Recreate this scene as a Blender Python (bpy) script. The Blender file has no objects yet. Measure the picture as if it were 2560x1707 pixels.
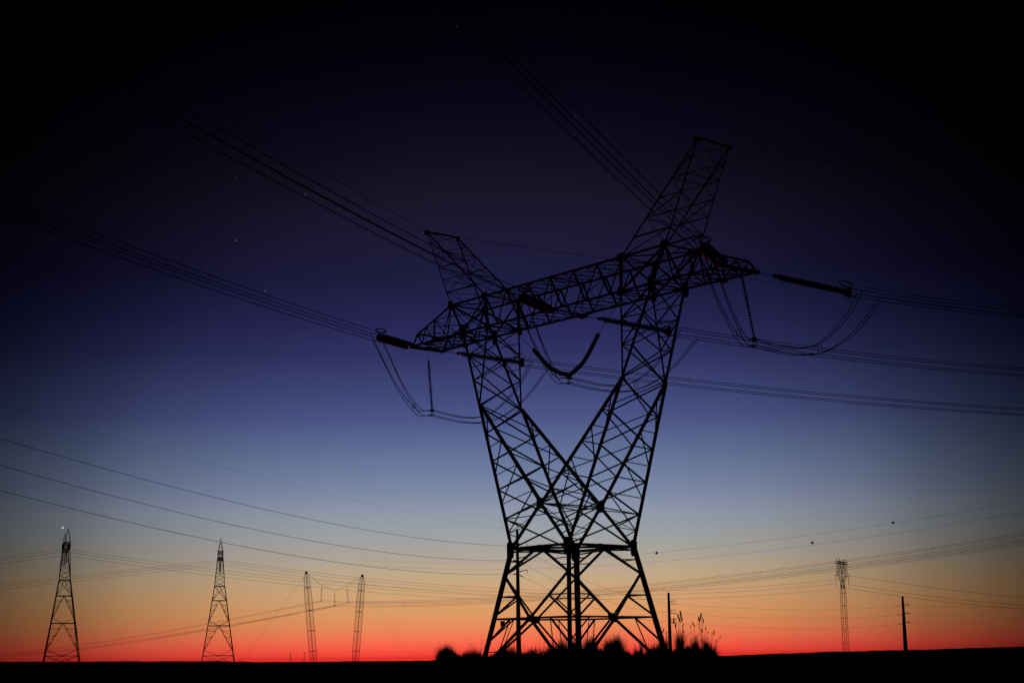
import bpy, math, random
from mathutils import Vector, Matrix
sc = bpy.context.scene
col = sc.collection
random.seed(7)
V = Vector

# ---------------------------------------------------------------- camera
cam_d = bpy.data.cameras.new("camera")
cam = bpy.data.objects.new("camera", cam_d); col.objects.link(cam); sc.camera = cam
CAM = V((114.2648, -102.9088, 1.899))
FW = V((-0.7519345, 0.6301659, 0.1936113)); RT = V((0.6403374, 0.7679879, -0.0127471)); UP = V((0.156724, -0.1143916, 0.9809955))
M = Matrix.Identity(4)
for i in range(3):
    M[i][0] = RT[i]; M[i][1] = UP[i]; M[i][2] = -FW[i]; M[i][3] = CAM[i]
cam.matrix_world = M
cam_d.sensor_width = 36; cam_d.lens = 3984.33/2560*36
cam_d.clip_start = 0.5; cam_d.clip_end = 40000

# ---------------------------------------------------------------- sky (dusk afterglow low in the north-west)
def lin(c):
    c = c/255
    return c/12.92 if c <= .04045 else ((c+.055)/1.055)**2.4
w = bpy.data.worlds.new("World"); sc.world = w; w.use_nodes = True
nt = w.node_tree; N = nt.nodes; N.clear()
def nd(t, **k):
    n = N.new(t)
    for a, b in k.items(): setattr(n, a, b)
    return n
out = nd("ShaderNodeOutputWorld"); bg = nd("ShaderNodeBackground")
tc = nd("ShaderNodeTexCoord"); sep = nd("ShaderNodeSeparateXYZ")
nt.links.new(tc.outputs["Generated"], sep.inputs[0])
mul = nd("ShaderNodeMath", operation='MULTIPLY'); mul.inputs[1].default_value = 1/0.5
nt.links.new(sep.outputs["Z"], mul.inputs[0])
ramp = nd("ShaderNodeValToRGB"); nt.links.new(mul.outputs[0], ramp.inputs[0])
# elevation, bearing off the glow, colour seen there (sRGB 0-255)
SKY = [(0, 6, 226, 48, 40), (.08, 6, 238, 66, 54), (.37, 6, 247, 92, 70), (.65, 6, 240, 114, 78), (1.09, 6, 226, 138, 90), (1.5, 6, 218, 151, 97), (2.1, 6, 208, 161, 115),
       (2.8, 6, 192, 166, 134), (3.55, 6, 170, 163, 152), (4.4, 6, 153, 158, 164), (5.1, 6, 141, 149, 168), (5.8, 6, 123, 135, 164), (6.4, 6, 111, 125, 158), (7.0, 6, 99, 114, 150),
       (7.85, 6, 84, 97, 140), (8.4, 6, 74, 83, 131), (9.25, 6, 63, 71, 118), (10.15, 6, 54, 58, 104), (10.7, 6, 47, 49, 95), (11.8, 6, 38, 37, 82), (13.35, 0, 31, 29, 65),
       (14.75, 0, 29, 26, 54), (16.1, 0, 25, 23, 42), (17.4, 0, 19, 17, 34), (18.85, 0, 12, 10, 28), (20.8, 0, 5, 4, 16), (22.8, 0, 1.2, 1.2, 6), (30, 0, .3, .3, 1)]
FALL = [(0, 1), (6, .96), (9.4, .84), (12.9, .60), (15, .375), (17.2, .215), (18.4, .15), (19.6, .10), (21, .055), (23, .018), (26, .005), (34, .002), (60, .0006)]
def fall(d):
    for (a, b), (c, e) in zip(FALL, FALL[1:]):
        if a <= d <= c: return b+(e-b)*(d-a)/(c-a)
    return FALL[-1][1]
GLOW_EL = 4.0
cr = ramp.color_ramp; cr.interpolation = 'LINEAR'
while len(cr.elements) > 1: cr.elements.remove(cr.elements[-1])
for i, (el, az_, R_, G_, B_) in enumerate(SKY):
    p_ = min(1, math.sin(math.radians(el))/.5)
    e = cr.elements[0] if i == 0 else cr.elements.new(p_)
    e.position = p_
    k = 1/max(fall(math.hypot(el-GLOW_EL, az_)), .08)
    e.color = (lin(R_)*k, lin(G_)*k, lin(B_)*k, 1)
# the glow weakens away from the bearing of the sunset
az0 = math.atan2(.6423, -.7664)+math.radians(.5)
gv = (math.cos(math.radians(GLOW_EL))*math.cos(az0), math.cos(math.radians(GLOW_EL))*math.sin(az0), math.sin(math.radians(GLOW_EL)))
dot = nd("ShaderNodeVectorMath", operation='DOT_PRODUCT'); dot.inputs[1].default_value = gv
nt.links.new(tc.outputs["Generated"], dot.inputs[0])
ac = nd("ShaderNodeMath", operation='ARCCOSINE'); nt.links.new(dot.outputs["Value"], ac.inputs[0])
m2 = nd("ShaderNodeMath", operation='MULTIPLY'); m2.inputs[1].default_value = 1/math.radians(60); nt.links.new(ac.outputs[0], m2.inputs[0])
r2 = nd("ShaderNodeValToRGB"); nt.links.new(m2.outputs[0], r2.inputs[0])
c2 = r2.color_ramp
while len(c2.elements) > 1: c2.elements.remove(c2.elements[-1])
for i, (d, v) in enumerate(FALL):
    e = c2.elements[0] if i == 0 else c2.elements.new(d/60)
    e.position = d/60; e.color = (v, v, v, 1)
mx = nd("ShaderNodeVectorMath", operation='MULTIPLY')
nt.links.new(ramp.outputs["Color"], mx.inputs[0]); nt.links.new(r2.outputs["Color"], mx.inputs[1])
# faint physical sky underneath: sun just below the horizon on the same bearing
nish = nd("ShaderNodeTexSky"); nish.sky_type = 'NISHITA'; nish.sun_disc = False
nish.sun_elevation = math.radians(-4); nish.sun_rotation = math.radians(90)-az0
sc_n = nd("ShaderNodeVectorMath", operation='SCALE'); sc_n.inputs["Scale"].default_value = 0.0004
nt.links.new(nish.outputs[0], sc_n.inputs[0])
ad = nd("ShaderNodeVectorMath", operation='ADD'); nt.links.new(mx.outputs[0], ad.inputs[0]); nt.links.new(sc_n.outputs[0], ad.inputs[1])
nt.links.new(ad.outputs[0], bg.inputs[0]); bg.inputs[1].default_value = 1.0
nt.links.new(bg.outputs[0], out.inputs[0])

# last light of the set sun: very weak, level, from the bearing of the glow
sd = bpy.data.lights.new("sun", 'SUN'); sd.energy = 0.5; sd.angle = math.radians(8); sd.color = (1, .22, .12)
so = bpy.data.objects.new("sun", sd); col.objects.link(so)
so.rotation_euler = V((math.cos(az0), math.sin(az0), .02)).to_track_quat('Z', 'Y').to_euler()

vs = sc.view_settings; vs.view_transform = 'Standard'; vs.look = 'None'; vs.exposure = 0; vs.gamma = 1; vs.use_curve_mapping = False

# ---------------------------------------------------------------- materials
def mat(name, c, rough=.7, metal=0, var=.25, scale=3.0, c2=None, bump=0):
    m = bpy.data.materials.new(name); m.use_nodes = True
    t = m.node_tree; b = t.nodes["Principled BSDF"]
    b.inputs["Roughness"].default_value = rough; b.inputs["Metallic"].default_value = metal
    n = t.nodes.new("ShaderNodeTexNoise"); n.inputs["Scale"].default_value = scale; n.inputs["Detail"].default_value = 6
    g = t.nodes.new("ShaderNodeTexCoord"); t.links.new(g.outputs["Object"], n.inputs["Vector"])
    r = t.nodes.new("ShaderNodeValToRGB")
    r.color_ramp.elements[0].position = .3; r.color_ramp.elements[1].position = .7
    r.color_ramp.elements[0].color = tuple(x*(1-var) for x in c)+(1,)
    r.color_ramp.elements[1].color = (tuple(c2) if c2 else tuple(min(1, x*(1+var)) for x in c))+(1,)
    t.links.new(n.outputs["Fac"], r.inputs[0]); t.links.new(r.outputs[0], b.inputs["Base Color"])
    if bump:
        bp = t.nodes.new("ShaderNodeBump"); bp.inputs["Strength"].default_value = bump
        t.links.new(n.outputs["Fac"], bp.inputs["Height"]); t.links.new(bp.outputs[0], b.inputs["Normal"])
    return m
STEEL = mat("weathered_steel", (.13, .125, .12), .75, .3)
FARSTEEL = mat("far_steel", (.12, .11, .11), .8, .2)
WIRE = mat("aluminium_cable", (.12, .12, .12), .8, 0)
PORC = mat("brown_porcelain", (.09, .03, .022), .6, 0, .2)
def glaze(name, c, tr, k):
    g_ = mat(name, c, .5, 0, .2); t_ = g_.node_tree; b_ = t_.nodes.new("ShaderNodeBsdfTranslucent"); b_.inputs[0].default_value = tr+(1,)
    m_ = t_.nodes.new("ShaderNodeMixShader"); m_.inputs[0].default_value = k
    t_.links.new(t_.nodes["Principled BSDF"].outputs[0], m_.inputs[1]); t_.links.new(b_.outputs[0], m_.inputs[2]); t_.links.new(m_.outputs[0], t_.nodes["Material Output"].inputs[0]); return g_
GLASS = glaze("red_brown_glass", (.35, .06, .035), (.9, .14, .08), .85)
GLASSV = glaze("dark_red_glass", (.16, .03, .02), (.35, .05, .03), .3)
HARD = mat("galvanised_hardware", (.12, .12, .12), .8, 0)
POLE = mat("pole_steel", (.10, .09, .085), .8, .2)
EARTH = mat("dark_earth", (.012, .010, .008), 1, 0, .4, .4, bump=.3)
EARTH.node_tree.nodes["Principled BSDF"].inputs["Specular IOR Level"].default_value = 0
GRASS = mat("dry_grass", (.045, .035, .02), .9, 0, .4, 8)
REED = mat("dry_reed", (.09, .055, .03), .9, 0, .3, 8)
BALL = mat("marker_orange", (.35, .05, .02), .6, 0, .1)
BLDG = mat("painted_wall", (.12, .11, .10), .9, 0, .2)
for m_ in (STEEL, FARSTEEL, WIRE, PORC, HARD, POLE): m_.node_tree.nodes['Principled BSDF'].inputs['Specular IOR Level'].default_value = .1
def emis(name, c, s):
    m = bpy.data.materials.new(name); m.use_nodes = True
    b = m.node_tree.nodes["Principled BSDF"]; b.inputs["Base Color"].default_value = (0, 0, 0, 1)
    b.inputs["Emission Color"].default_value = c+(1,); b.inputs["Emission Strength"].default_value = s
    return m

# ---------------------------------------------------------------- mesh helpers
class MB:
    def __init__(s): s.v = []; s.f = []
    def add(s, vs, fs):
        n = len(s.v); s.v += [tuple(p) for p in vs]; s.f += [tuple(i+n for i in f) for f in fs]; return s
    def frame(s, d, up=None):
        d = d.normalized(); u = up or V((0, 0, 1))
        if abs(d.dot(u)) > .97: u = V((1, 0, 0))
        x = d.cross(u).normalized(); return x, x.cross(d).normalized()
    def angle(s, a, b, w, flip=1):
        """rolled steel angle section between two points"""
        a = V(a); b = V(b); x, y = s.frame(b-a); t = w*.16; x = x*flip
        sec = [(-.35*w, -.35*w), (.65*w, -.35*w), (.65*w, -.35*w+t), (-.35*w+t, -.35*w+t), (-.35*w+t, .65*w), (-.35*w, .65*w)]
        vs = [p+x*q[0]+y*q[1] for p in (a, b) for q in sec]
        fs = [(i, (i+1) % 6, 6+(i+1) % 6, 6+i) for i in range(6)]+[(5, 4, 3, 0), (3, 2, 1, 0), (6, 9, 10, 11), (6, 7, 8, 9)]
        return s.add(vs, fs)
    def tube(s, pts, r, n=5, r2=None, cap=True):
        pts = [V(p) for p in pts]; k = len(pts); vs = []; fs = []
        for i, p in enumerate(pts):
            d = pts[min(i+1, k-1)]-pts[max(i-1, 0)]; x, y = s.frame(d)
            rr = r if r2 is None else r+(r2-r)*i/(k-1)
            vs += [p+(x*math.cos(2*math.pi*j/n)+y*math.sin(2*math.pi*j/n))*rr for j in range(n)]
        for i in range(k-1):
            for j in range(n): fs.append((i*n+j, i*n+(j+1) % n, (i+1)*n+(j+1) % n, (i+1)*n+j))
        if cap: fs += [tuple(range(n))[::-1], tuple((k-1)*n+j for j in range(n))]
        return s.add(vs, fs)
    def box(s, c, ax, ay, az):
        c = V(c); vs = [c+ax*i+ay*j+az*k for i in (-1, 1) for j in (-1, 1) for k in (-1, 1)]
        return s.add(vs, [(0, 1, 3, 2), (4, 6, 7, 5), (0, 4, 5, 1), (2, 3, 7, 6), (0, 2, 6, 4), (1, 5, 7, 3)])
    def plate(s, c, n, up, w, h, t=.04):
        n = V(n).normalized(); x = V(up).cross(n).normalized(); y = n.cross(x)
        c = V(c); k = .28   # clipped corners like a real gusset
        o = [(-1, -1+k), (-1+k, -1), (1-k, -1), (1, -1+k), (1, 1-k), (1-k, 1), (-1+k, 1), (-1, 1-k)]
        vs = [c+x*a*w/2+y*b*h/2+n*z for z in (-t/2, t/2) for a, b in o]
        return s.add(vs, [tuple(range(8))[::-1], tuple(range(8, 16))]+[(i, (i+1) % 8, 8+(i+1) % 8, 8+i) for i in range(8)])
    def disc(s, p, d, r, h, n=10):
        """one cap and shed of a disc insulator"""
        x, y = s.frame(d); d = d.normalized(); prof = [(.25*r, -.5*h), (.3*r, -.05*h), (.95*r, .12*h), (r, .28*h), (.45*r, .2*h), (.2*r, .5*h)]
        vs = [p+d*z+(x*math.cos(2*math.pi*j/n)+y*math.sin(2*math.pi*j/n))*q for q, z in prof for j in range(n)]
        fs = [(i*n+j, i*n+(j+1) % n, (i+1)*n+(j+1) % n, (i+1)*n+j) for i in range(len(prof)-1) for j in range(n)]
        return s.add(vs, fs)
    def build(s, name, m, parent=None):
        me = bpy.data.meshes.new(name); me.from_pydata(s.v, [], s.f); me.update()
        me.materials.append(m); o = bpy.data.objects.new(name, me); col.objects.link(o)
        if parent:
            o.parent = parent; top = parent
            off = V((0, 0, 0))
            while top: off += top.location; top = top.parent
            me.transform(Matrix.Translation(-off))
        return o
def tag(o, label=None, cat=None, group=None, kind=None):
    for k, v in (('label', label), ('category', cat), ('group', group), ('kind', kind)):
        if v: o[k] = v
    return o
def thing(name, loc, label, cat, group=None):
    o = bpy.data.objects.new(name, None); o.location = loc; o.empty_display_size = .5; col.objects.link(o)
    return tag(o, label, cat, group)
def lerp(a, b, t): return V(a)+(V(b)-V(a))*t
def copytree(o, loc, rz=None, parent=None):
    c = o.copy(); col.objects.link(c)
    if parent: c.parent = parent
    else:
        c.location = loc
        if rz is not None: c.rotation_euler = (0, 0, rz)
    for ch in list(o.children): copytree(ch, None, None, c)
    return c

# ---------------------------------------------------------------- ground
HEAD = math.atan2(.6423, -.7664)
PROF = [(-180, 0), (-30, 3), (-18, 3), (-14, .5), (-10.5, -2), (-8.6, -6), (-4, -7), (0, -6.5), (5, -6), (7.7, -4), (8.4, -2.5), (11.4, 1.5), (14.8, 4.5), (17.8, 8), (25, 9), (180, 0)]
def prof(deg):
    for (a, b), (c, d) in zip(PROF, PROF[1:]):
        if a <= deg <= c: return b+(d-b)*(deg-a)/(c-a)
    return 0
def ground():
    radii = [3, 8, 16, 30, 50, 80, 120, 180, 260, 380, 540, 760, 1050, 1450, 1900, 2500, 2700, 4000, 9000, 20000]
    angs = sorted(set([a for a in range(-180, 180, 6) if abs(a) > 24]+[a*.15 for a in range(-160, 161)]))
    n = len(angs); vs = [(CAM.x, CAM.y, 0)]; fs = []; rnd = random.Random(3)
    wob = [sum(rnd.uniform(-1, 1) for _ in range(3))*.55 for _ in angs]
    wob = [(wob[i-1]+2*wob[i]+wob[(i+1) % n])/4 for i in range(n)]
    for r in radii:
        for i, a in enumerate(angs):
            th = HEAD-math.radians(a); px = prof(a)+wob[i]
            zr = CAM.z+px/3984*2500
            t = max(0, min(1, (r-180)/(2500-180))); z = zr*t if r <= 2500 else zr-(r-2500)*.004
            if r < 180: z = .06*math.sin(r*.2+a*.3)
            vs.append((CAM.x+r*math.cos(th), CAM.y+r*math.sin(th), z))
    for i in range(n): fs.append((0, 1+(i+1) % n, 1+i))
    for k in range(len(radii)-1):
        for i in range(n):
            a = 1+k*n+i; b = 1+k*n+(i+1) % n; fs.append((a, b, b+n, a+n))
    mb = MB(); mb.add([V(p) for p in vs], fs); g = mb.build('ground', EARTH)
    for p in g.data.polygons: p.use_smooth = True
    tag(g, kind='structure')
ground()
# earth bank in front of the tower: crest line 66 m out
B0 = V((65.3, -58.6, 0)); BA = V((.6423, .7664, 0)); BN = V((-.7664, .6423, 0)); S = .01657
def bankz(u, v):
    u0, u1 = -388*S, 384*S
    e = min(1, max(0, (u-u0+.4)/1.5))*min(1, max(0, (u1+.5-u)/1.6)); e = e*e*(3-2*e)
    return (1.98+.06*math.sin(u*1.7)+.04*math.sin(u*4.1+1))*e*math.exp(-(v/1.9)**2)-.05
def bank():
    mb = MB(); vs = []; nu, nv = 150, 26
    for i in range(nu+1):
        for j in range(nv+1):
            u = -8.5+17*i/nu; v = -5+10*j/nv; p = B0+BA*u+BN*v; p.z = bankz(u, v)+random.uniform(-.012, .012); vs.append(p)
    fs = [(i*(nv+1)+j, (i+1)*(nv+1)+j, (i+1)*(nv+1)+j+1, i*(nv+1)+j+1) for i in range(nu) for j in range(nv)]
    mb.add(vs, fs); o = mb.build('earth_bank', EARTH); tag(o, kind='structure')
    for p in o.data.polygons: p.use_smooth = True
bank()

# ---------------------------------------------------------------- main strain tower
P = {}
for i, sy in (('1', -1), ('2', 1)):
    for j, sx in (('L', -1), ('R', 1)):
        for n, (x, y, z) in dict(F=(6.432, 6.39, 0), W=(4.066, 4.159, 12), K=(10.48, 2.759, 26.952), OB=(13.984, 2.079, 35.092), IB=(9.864, 2.079, 35.092),
                                 OT=(15.852, 2.18, 38.31), IT=(10.104, 2.18, 38.31), PK=(20.214, 2.083, 47.304), TB=(22.893, 2.084, 34.982), TT=(21.931, 2.084, 36.182)).items():
            P[n+i+j] = V((sx*x, sy*y, z))
    P['P'+i] = V((0, sy*3.863, 16.091))
TW = thing('lattice_tower', (0, 0, 0), 'huge black steel lattice pylon with two V-shaped arms under a long crossarm', 'pylon')
# legs
for i in '12':
    for j in 'LR':
        b = MB(); b.angle(P['F'+i+j]-V((0, 0, .3)), P['W'+i+j], .36); b.angle(P['F'+i+j]+V((.14, .14, 0)), P['W'+i+j]+V((.14, .14, 0)), .26, -1)
        leg = b.build('leg', STEEL, TW)
        f = MB(); c = P['F'+i+j]; f.tube([c-V((0, 0, .4)), c+V((0, 0, .25))], .55, 10, .45); f.build('footing', EARTH, leg)
# body bracing, one part for each face of the lower body
ring = [('1L', '1R'), ('1R', '2R'), ('2R', '2L'), ('2L', '1L')]
for a, c in ring:
    b = MB(); Fa, Fc, Wa, Wc = P['F'+a], P['F'+c], P['W'+a], P['W'+c]
    mid = (Wa+Wc)/2; xa = lerp(Fa, Wa, .447); xc = lerp(Fc, Wc, .447); X = (xa+xc)/2
    b.angle(Wa, Wc, .26); b.angle(Wa+V((0, 0, -.32)), lerp(Wa, Wc, .5)+V((0, 0, -.1)), .14); b.angle(Wc+V((0, 0, -.32)), lerp(Wa, Wc, .5)+V((0, 0, -.1)), .14)
    b.angle(xa, xc, .17)
    for F_, W_, xx in ((Fa, Wa, xa), (Fc, Wc, xc)):
        p1 = lerp(F_, W_, .79)
        b.angle(mid, p1, .2); b.angle(p1, X, .2); b.angle(X, lerp(F_, W_, .04), .22)
        d1 = lerp(p1, X, .5); b.angle(d1, lerp(F_, W_, .62), .12); b.angle(d1, lerp(F_, W_, .465), .15)
        b.angle(lerp(mid, p1, .5), lerp(F_, W_, .90), .1)
        h = lerp(xx, X, .47); q = lerp(X, lerp(F_, W_, .04), .62)
        b.angle(h, lerp(F_, W_, .26), .15); b.angle(h, q, .08); b.angle(q, lerp(F_, W_, .19), .08); b.angle(q, lerp(F_, W_, .10), .07)
    nrm = (Wc-Wa).cross(Wa-Fa)
    b.plate(X, nrm, (0, 0, 1), .95, .7); b.plate(mid, nrm, (0, 0, 1), .6, .4)
    b.build('body_bracing', STEEL, TW)
# diaphragms
b = MB()
for t_, z in ((1, 12),):
    b.angle(P['W1L'], P['W2R'], .12); b.angle(P['W1R'], P['W2L'], .12)
    m4 = [(P['W'+a]+P['W'+c])/2 for a, c in ring]
    for k in range(4): b.angle(m4[k]-V((0, 0, .12)), m4[(k+1) % 4]-V((0, 0, .12)), .1)
x4 = [(lerp(P['F'+a], P['W'+a], .447)+lerp(P['F'+c], P['W'+c], .447))/2 for a, c in ring]
b.build('diaphragm', STEEL, TW); b = MB()
for k in range(4): b.angle(x4[k], x4[(k+1) % 4], .1)
b.build('diaphragm', STEEL, TW)
for i, j in (('1', 'L'), ('1', 'R'), ('2', 'L'), ('2', 'R')):
    b = MB(); p = P['W'+i+j]; sx = -1 if j == 'L' else 1; sy = -1 if i == '1' else 1
    b.plate(p+V((0, sy*.16, -.1)), (0, 1, 0), (0, 0, 1), .85, 1.55); b.plate(p+V((sx*.16, 0, -.1)), (1, 0, 0), (0, 0, 1), .85, 1.55)
    b.build('gusset_plate', STEEL, TW)
for i, sy in (('1', -1), ('2', 1)):
    MB().plate(P['P'+i]+V((0, sy*.1, 0)), (0, 1, 0), (0, 0, 1), .95, 1.05).build('gusset_plate', STEEL, TW)

# V arms
tO = [0, .128, .256, .384, .512, .64, .765, .885, 1]
for j in 'LR':
    sx = -1 if j == 'L' else 1
    arm = MB(); brace = MB()
    O = {}; I = {}; OM = {}; IM = {}
    for i in '12':
        arm.angle(P['W'+i+j], P['OB'+i+j], .27); arm.angle(P['W'+i+j]+V((0, .1, 0)), lerp(P['W'+i+j], P['OB'+i+j], .64)+V((0, .1, 0)), .2, -1)
        arm.angle(P['P'+i], P['K'+i+j], .27); arm.angle(P['P'+i]+V((0, .12, .05)), P['K'+i+j]+V((0, .12, 0)), .24, -1); arm.angle(P['K'+i+j], P['IB'+i+j], .2)
        arm.angle(P['P'+i], P['W'+i+j], .24)
        oth = P['W'+i+('R' if j == 'L' else 'L')]
        O[i] = [lerp(P['W'+i+j], P['OB'+i+j], t) for t in tO]
        OM[i] = [lerp(P['W'+i+j], P['OB'+i+j], (tO[k]+tO[k+1])/2) for k in range(8)]
        I[i] = [None]+[lerp(P['P'+i], P['K'+i+j], q) for q in (0, .25, .5, .75, 1)]+[lerp(P['K'+i+j], P['IB'+i+j], q) for q in (.36, .68, 1)]
        IM[i] = [None]+[(I[i][k]+I[i][k+1])/2 for k in range(1, 8)]
        # side face between the outer and the inner chord
        for k in range(2, 8):
            brace.angle(O[i][k], I[i][k], .12 if k < 6 else .1)
        for k in range(2, 9):
            if k > 5: brace.angle(O[i][k], I[i][k-1], .1)
        for k in range(1, 5):
            brace.angle(OM[i][k], IM[i][k], .09); brace.angle(IM[i][k], OM[i][k-1], .09)
            if k == 4: brace.angle(OM[i][k], I[i][k+1], .07)
        for k in (5, 6, 7):
            brace.angle(OM[i][k], IM[i][k], .08)
        mW = lerp(P['P'+i], P['W'+i+j], .5)
        brace.angle(O[i][1], P['P'+i], .12); brace.angle(O[i][1], mW, .1); brace.angle(OM[i][0], mW, .08); brace.angle(OM[i][0], lerp(P['P'+i], P['W'+i+j], .75), .08)
        brace.angle(OM[i][0], lerp(P['P'+i], P['W'+i+j], .28), .07)
    # outer face and inner face
    for k in range(0, 8):
        brace.angle(O['1'][k], O['2'][k+1], .13 if k < 6 else .1); brace.angle(O['2'][k], O['1'][k+1], .13 if k < 6 else .1)
    for k in range(1, 8):
        brace.angle(I['1'][k], I['2'][k+1], .1); brace.angle(I['2'][k], I['1'][k+1], .1)
    for k in (8,): brace.angle(I['1'][k], I['2'][k], .1); brace.angle(O['1'][k], O['2'][k], .1)
    a = arm.build('window_arm', STEEL, TW); brace.build('bracing', STEEL, a)
    for q in range(34):   # climbing bolts along one chord
        p = lerp(P['W2'+j], P['OB2'+j], .03+q*.028); MB().tube([p, p+V((sx*-.28, .05, 0))], .014, 4).build('step_bolt', HARD, a)
# brace across the crotch between both inner chords
b = MB()
for i in '12':
    for j, k in (('L', 'R'), ('R', 'L')):
        pass
b.angle(P['P1'], P['P2'], .14)
for i in '12':
    for j in 'LR': b.angle(P['P1' if i == '2' else 'P2'], lerp(P['W'+i+j], P['OB'+i+j], .128), .09)
b.build('crotch_bracing', STEEL, TW)

# crossarm (bridge): four chords, warren faces, top and bottom lacing
def seg(a, c, n): return [lerp(a, c, k/n) for k in range(n+1)]
br = MB(); lace = MB()
for i in '12':
    br.angle(P['OT'+i+'L'], P['OT'+i+'R'], .23); br.angle(P['OB'+i+'L'], P['OB'+i+'R'], .23)
    T = seg(P['IT'+i+'L'], P['IT'+i+'R'], 6); Bm = [lerp(P['IB'+i+'L'], P['IB'+i+'R'], t) for t in (.08, .25, .42, .58, .75, .92)]
    for k in range(6): br.angle(T[k], Bm[k], .15); br.angle(Bm[k], T[k+1], .15)
    for j in 'LR':
        br.angle(P['IT'+i+j], P['IB'+i+j], .24); br.angle(P['OT'+i+j], P['OB'+i+j], .17)
        br.angle(P['IT'+i+j], P['OB'+i+j], .13); br.angle(P['OT'+i+j], P['IB'+i+j], .17)
for nm, A in (('T', 'IT'), ('B', 'IB')):
    a1 = seg(P[A+'1L'], P[A+'1R'], 12); a2 = seg(P[A+'2L'], P[A+'2R'], 12)
    for k in range(12):
        lace.angle(a1[k], a2[k+1], .085); lace.angle(a1[k+1], a2[k], .085)
    for k in (0, 6, 12): lace.angle(a1[k], a2[k], .14)
for j in 'LR':
    for A in ('OT', 'OB'): lace.angle(P[A+'1'+j], P[A+'2'+j], .17)
    for A, B_ in (('OT', 'IT'), ('OB', 'IB')):
        lace.angle(P[A+'1'+j], P[B_+'2'+j], .12); lace.angle(P[A+'2'+j], P[B_+'1'+j], .12)
    lace.angle(P['OT1'+j], P['OB2'+j], .1); lace.angle(P['OT2'+j], P['OB1'+j], .1)
for k in (2, 4):   # frames inside the bridge
    t1 = lerp(P['IT1L'], P['IT1R'], k/6); t2 = lerp(P['IT2L'], P['IT2R'], k/6); b1 = lerp(P['IB1L'], P['IB1R'], k/6); b2 = lerp(P['IB2L'], P['IB2R'], k/6)
    lace.angle(t1, b2, .08); lace.angle(t2, b1, .08)
cm1 = V((0, -2.079, 35.09)); cm2 = V((0, 2.079, 35.09))   # hanger frame for the middle phase
for s_ in (-1, 1):
    lace.angle(cm1+V((0, -.05, -.1)), cm2+V((s_*3.2, -4.1, 0)), .14); lace.angle(cm2+V((0, .05, -.1)), cm1+V((s_*3.2, 4.1, 0)), .14)
br.tube([cm2+V((0, .02, 3.1)), cm2+V((0, 0, -.2))], .05); br.tube([cm1+V((0, .02, 3.1)), cm1+V((0, 0, -.2))], .05)
cross = br.build('crossarm', STEEL, TW); lace.build('lacing', STEEL, cross)
for j in 'LR':
    for i, sy in (('1', -1), ('2', 1)):
        for A, w_, h_ in (('OT', .8, .9), ('IT', .9, .7), ('OB', .85, 1.5), ('IB', .7, .9)): MB().plate(P[A+i+j]+V((0, sy*.12, 0)), (0, 1, 0), (0, 0, 1), w_, h_).build('gusset_plate', STEEL, cross)
for i, sy in ((cm1, -1), (cm2, 1)): MB().plate(i+V((0, sy*.1, -.1)), (0, 1, 0), (0, 0, 1), 1.3, .5).build('gusset_plate', STEEL, cross)
# spikes on top of the crossarm (bird guards)
for k in (.22, .30, .345, .45, .50, .55): p = lerp(P['OT1L'], P['OT1R'], .18+k*.66); MB().tube([p, p+V((0, 0, .75))], .02, 4).build('bird_spike', HARD, cross)
# arm ends
for j in 'LR':
    sx = -1 if j == 'L' else 1; e = MB(); l2 = MB(); top = {}; bot = {}
    for i in '12':
        top[i] = [lerp(P['OT'+i+j], P['TT'+i+j], t) for t in (0, .486, .757, 1)]; bot[i] = [lerp(P['OB'+i+j], P['TB'+i+j], t) for t in (0, .30, .56, .80, 1)]
        e.angle(P['OT'+i+j], P['TT'+i+j], .14); e.angle(P['OB'+i+j], P['TB'+i+j], .22); e.angle(P['TT'+i+j], P['TB'+i+j], .15)
        e.angle(top[i][0], bot[i][1], .1); e.angle(bot[i][1], top[i][1], .1) if False else None
        e.angle(top[i][1], bot[i][2], .13); e.angle(top[i][1], bot[i][1], .09); e.angle(top[i][2], bot[i][3], .1); e.angle(top[i][2], bot[i][2], .09)
        e.angle(top[i][3], bot[i][3], .12); e.angle(top[i][0], bot[i][1]+V((sx*.9, 0, 0)), .09)
    for k in range(4):
        l2.angle(bot['1'][k], bot['2'][k+1], .1); l2.angle(bot['2'][k], bot['1'][k+1], .1); l2.angle(bot['1'][k+1], bot['2'][k+1], .11)
    for k in range(3):
        l2.angle(top['1'][k], top['2'][k+1], .08); l2.angle(top['2'][k], top['1'][k+1], .08)
    l2.angle(P['TT1'+j], P['TT2'+j], .2); l2.angle(P['TB1'+j], P['TB2'+j], .26); l2.angle(P['TB1'+j]+V((0, 0, -.15)), P['TB2'+j]+V((0, 0, -.15)), .2)
    l2.angle(P['TT1'+j], P['TB2'+j], .09); l2.angle(P['TT2'+j], P['TB1'+j], .09)
    for i, sy in (('1', -1), ('2', 1)): l2.plate(P['TB'+i+j]+V((0, sy*.1, 0)), (0, 1, 0), (0, 0, 1), .6, .42); l2.plate(bot[i][2]+V((0, sy*.1, -.02)), (0, 1, 0), (0, 0, 1), .9, .5)
    a = e.build('arm_end', STEEL, TW); l2.build('lacing', STEEL, a)
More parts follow.
